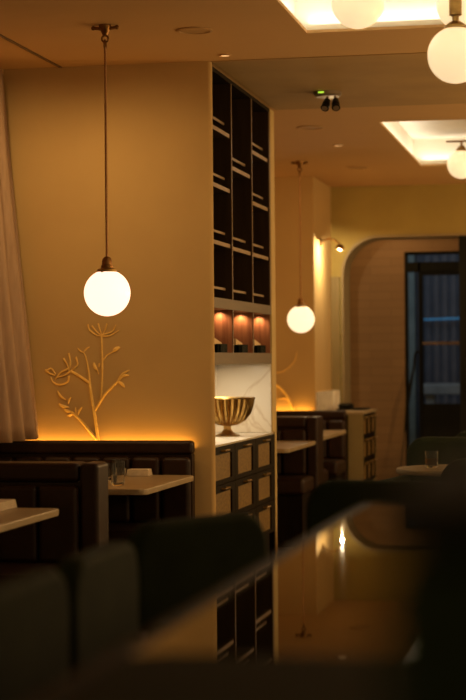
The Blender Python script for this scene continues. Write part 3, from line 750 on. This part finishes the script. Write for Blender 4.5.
# ------------------------------------------------------------------ lounge area right
def chair_bm_back(w, z0, top, r, th):
    bm = BM(); t = bmesh.new()
    pts = [(-w/2, z0), (-w/2, top-r)]
    for k in range(1, 9): a = PI-PI/2*k/8; pts.append((-w/2+r+r*math.cos(a), top-r+r*math.sin(a)))
    for k in range(0, 9): a = PI/2-PI/2*k/8; pts.append((w/2-r+r*math.cos(a), top-r+r*math.sin(a)))
    pts.append((w/2, z0))
    f = t.faces.new([t.verts.new((x, 0, z)) for x, z in pts]); r_ = bmesh.ops.extrude_face_region(t, geom=[f])
    for v in r_['geom']:
        if isinstance(v, bmesh.types.BMVert): v.co.y = th
    bmesh.ops.recalc_face_normals(t, faces=t.faces)
    es = [e for e in t.edges if abs(e.verts[0].co.y-e.verts[1].co.y) < 1e-6]
    bmesh.ops.bevel(t, geom=es, offset=th*0.35, segments=3, affect='EDGES', profile=0.5)
    merge(bm, t); return bm
def lounge_chair(label):
    t = thing('lounge_chair', label, 'chair')
    bm = chair_bm_back(0.62, 0.36, 0.875, 0.12, 0.11); bmesh.ops.translate(bm, verts=bm.verts, vec=(0, 0.22, 0)); build('backrest', bm, M_LEATHD, t)
    bm = BM(); box(bm, -0.30, 0.30, -0.32, 0.24, 0.30, 0.45, 0.04, 3); build('seat', bm, M_LEATHD, t)
    for s in (-1, 1):
        bm = BM(); box(bm, s*0.31-0.035, s*0.31+0.035, -0.30, 0.28, 0.34, 0.64, 0.025, 3); build('armrest', bm, M_LEATHD, t)
        for yy in (-0.27, 0.25):
            bm = BM(); tube(bm, [(s*0.27, yy, 0.0), (s*0.26, yy*0.95, 0.32)], [0.013, 0.02], 10); build('leg', bm, M_WOODD, t)
    return t
lc = lounge_chair('dark rounded armchair behind the small table with the drink')
lc.location = (-0.93, 11.15, 0); lc.rotation_euler = (0, 0, -0.15)
dup(lc, (-0.72, 12.15, 0), 'dark rounded armchair farther back, in line behind the first', -0.1)
ctab = thing('cafe_table', 'small round table holding the amber drink, before the dark armchairs', 'table', (-0.78, 10.2, 0))
bm = BM(); lathe(bm, [(0, 0.73), (0.34, 0.73), (0.345, 0.737), (0.345, 0.750), (0.34, 0.757), (0, 0.757)], -0.78, 10.2, 0, 48); build('tabletop', bm, M_PANEL, ctab)
bm = BM(); lathe(bm, [(0, 0.728), (0.08, 0.728), (0.03, 0.70), (0.028, 0.05), (0.05, 0.03), (0.20, 0.015), (0.20, 0), (0, 0)], -0.78, 10.2, 0, 28); build('pedestal', bm, M_BLKMET, ctab)
tumbler(-0.93, 10.2, 'short tumbler of amber drink on the small round table', 0.092, 0.036, 0.7575, 0.05)

dup(lc, (-0.47, 9.25, 0), 'dark rounded armchair turned with its back to us before the small table', PI)

# ------------------------------------------------------------------ bar and stools in front
BX0, BX1, BY0, BY1, BZ = -0.535, 0.42, -0.6, 4.12, 1.04
bar = thing('bar_counter', 'long dark polished bar counter with a mirror like top', 'bar counter', ((BX0+BX1)/2, (BY0+BY1)/2, 0))
nw = 0.028
bm = BM(); prism(bm, rrect(BX0+nw, BX1, BY0, BY1-nw, 0.012), BZ-0.035, BZ, 0.002); build('bar_top', bm, M_BAR, bar)
bm = BM(); prism(bm, [(BX0, BY0), (BX0, BY1-0.02), (BX0+0.006, BY1-0.006), (BX0+0.02, BY1), (BX1, BY1), (BX1, BY1-nw+0.0005), (BX0+nw-0.0005, BY1-nw+0.0005), (BX0+nw-0.0005, BY0)], BZ-0.045, BZ+0.001, 0.003); build('edge_dimmer', bm, M_WOODD, bar)  # dark matt border added to cut the bright reflection along the edge
bm = BM(); box(bm, BX0+0.22, BX1-0.03, BY0+0.03, BY1-0.22, 0.10, BZ-0.0355); build('front_panel', bm, M_WOODD, bar)
bm = BM(); box(bm, BX0+0.26, BX1-0.06, BY0+0.05, BY1-0.26, 0.0, 0.10); build('plinth', bm, M_BLACK, bar)
bm = BM(); tube(bm, [(BX0+0.12, BY0+0.05, 0.2), (BX0+0.12, BY1-0.12, 0.2), (BX1-0.1, BY1-0.12, 0.2)], 0.019, 12)
for yy in (0.4, 1.6, 2.8): cyl(bm, (BX0+0.12, yy, 0.2), (BX0+0.225, yy, 0.2), 0.012, 8)
build('foot_rail', bm, M_BRASSD, bar)
def bar_stool(label):
    """faces -Y; back at +Y"""
    t = thing('bar_stool', label, 'bar stool', (0, 0, 0), 'bar stools round the counter')
    bm = BM(); box(bm, -0.21, 0.21, -0.21, 0.20, 0.69, 0.765, 0.03, 3); build('seat', bm, M_LEATHD, t)
    bm = chair_bm_back(0.50, 0.74, 0.985, 0.09, 0.06); bmesh.ops.translate(bm, verts=bm.verts, vec=(0, 0.17, 0)); build('backrest', bm, M_LEATHD, t)
    for sx in (-1, 1):
        for sy in (-1, 1):
            bm = BM(); tube(bm, [(sx*0.215, sy*0.205, 0.0), (sx*0.17, sy*0.16, 0.70)], [0.013, 0.019], 10); build('leg', bm, M_WOODD, t)
    bm = BM(); r_ = 0.012
    tube(bm, [(-0.20, -0.19, 0.25), (0.20, -0.19, 0.25), (0.20, 0.19, 0.25), (-0.20, 0.19, 0.25), (-0.20, -0.19, 0.25)], r_, 8); build('foot_ring', bm, M_BRASSD, t)
    return t
st = bar_stool('dark leather bar stool at the far end of the polished counter')
st.location = (-0.66, 5.50, 0); st['label'] = 'dark leather bar stool beyond the far end of the counter, under the small table'
dup(st, (-0.78, 4.24, 0), 'dark leather bar stool at the counter corner, its back hiding the drawer cabinet foot', 1.1)
for (yy, xx, lab) in (
                      (3.58, -0.80, 'dark leather bar stool along the counter side, the one next to the corner stool'),
                      (3.06, -0.80, 'dark leather bar stool along the counter side, between its two neighbours'),
                      (2.54, -0.80, 'dark leather bar stool along the counter side, closest to the camera')):
    dup(st, (xx, yy, 0), lab, PI/2)
# dark caddy on the bar
ca = thing('bar_caddy', 'dark leather bar caddy standing on the counter at the picture edge', 'caddy', (0.068, 0.75, BZ))
ca['label'] = 'dark leather bar caddy standing upright on the polished counter'
x0, y0 = -0.079, 0.64
bm = BM(); box(bm, x0, x0+0.26, y0, y0+0.22, BZ+0.0005, BZ+0.255, 0.02, 3); build('body', bm, M_LEATHD, ca)
bm = BM(); box(bm, x0-0.004, x0+0.264, y0-0.004, y0+0.224, BZ+0.255, BZ+0.275, 0.008, 2); build('lid', bm, M_BLACK, ca)
bm = BM(); tube(bm, smooth_path([(x0+0.08, y0+0.11, BZ+0.273), (x0+0.09, y0+0.11, BZ+0.298), (x0+0.17, y0+0.11, BZ+0.298), (x0+0.18, y0+0.11, BZ+0.273)]), 0.006, 8); build('handle', bm, M_BRASSD, ca)

bm = BM(); prism(bm, rrect(-0.50, 0.30, 0.95, 1.93, 0.05), BZ+0.0005, BZ+0.007, 0.002)  # flat dark sheet added to dim the counter's reflection near the camera
tag(build('reflection_dimmer', bm, M_DIMMER), 'dark matt sheet added on the polished counter to dim its reflection', 'sheet')

# ------------------------------------------------------------------ general room light: unseen fill spots at the ceiling
def room_fill(x, y, e, color=WARM, tilt=(0, 0, 0), size=0.16):
    light('SPOT', 'room_fill_spot', (x, y, CZ-0.012), e*4, color, tilt, 0.03, spot=math.radians(120), blend=1.0)
R = math.radians
for xx in (-3.0, -2.45):
    light('SPOT', 'wall_fill_spot', (xx, 8.75, CZ-0.012), 18.0, (1.0, 0.62, 0.25), (R(42), 0, 0), 0.03, spot=R(96), blend=1.0)  # unseen spots added to brighten the mural wall
room_fill(-2.75, 14.3, 3.5, (1.0, 0.60, 0.22), (R(40), 0, 0))  # unseen spot added to brighten the alcove wall

# unseen point lights added across the aisle to brighten the ceiling
for yy, ee in ((5.2, 12.0), (8.4, 46.0), (10.7, 55.0), (13.4, 55.0), (16.0, 55.0)): light('POINT', 'aisle_fill_light', (1.0, yy, 1.7), ee, (1.0, 0.61, 0.25), size=0.113)

# world: even warm fill standing in for the unseen lit restaurant
w = bpy.data.worlds.new('warm_fill'); scene.world = w; w.use_nodes = True
bg = w.node_tree.nodes['Background']; bg.inputs['Color'].default_value = (1.0, 0.66, 0.29, 1); bg.inputs['Strength'].default_value = 0.26

# ------------------------------------------------------------------ camera
cd = bpy.data.cameras.new('camera'); co = bpy.data.objects.new('camera', cd); col.objects.link(co)
cd.sensor_fit = 'VERTICAL'; cd.sensor_height = 36.0; cd.lens = 36.0*LENS_PX/700.0; cd.shift_y = HOR/700.0
fwd = Vector((-S_, C_, 0)); right = Vector((C_, S_, 0)); up = Vector((0, 0, 1))
rc = right*math.cos(ROLL) - up*math.sin(ROLL); uc = up*math.cos(ROLL) + right*math.sin(ROLL)
co.matrix_world = Matrix(((rc.x, uc.x, -fwd.x, 0), (rc.y, uc.y, -fwd.y, 0), (rc.z, uc.z, -fwd.z, ZC), (0, 0, 0, 1)))
cd.clip_end = 60; cd.clip_start = 0.05
cd.dof.use_dof = True; cd.dof.focus_distance = 9.2; cd.dof.aperture_fstop = 2.8
scene.camera = co
vs = scene.view_settings; scene.display_settings.display_device = 'sRGB'
vs.view_transform = 'Standard'; vs.look = 'None'; vs.gamma = 1; vs.use_curve_mapping = False; vs.exposure = 0.3
try:
    cy = scene.cycles
    cy.use_denoising = True; cy.max_bounces = 10; cy.sample_clamp_indirect = 3.0; cy.caustics_reflective = False; cy.caustics_refractive = False
except Exception: pass
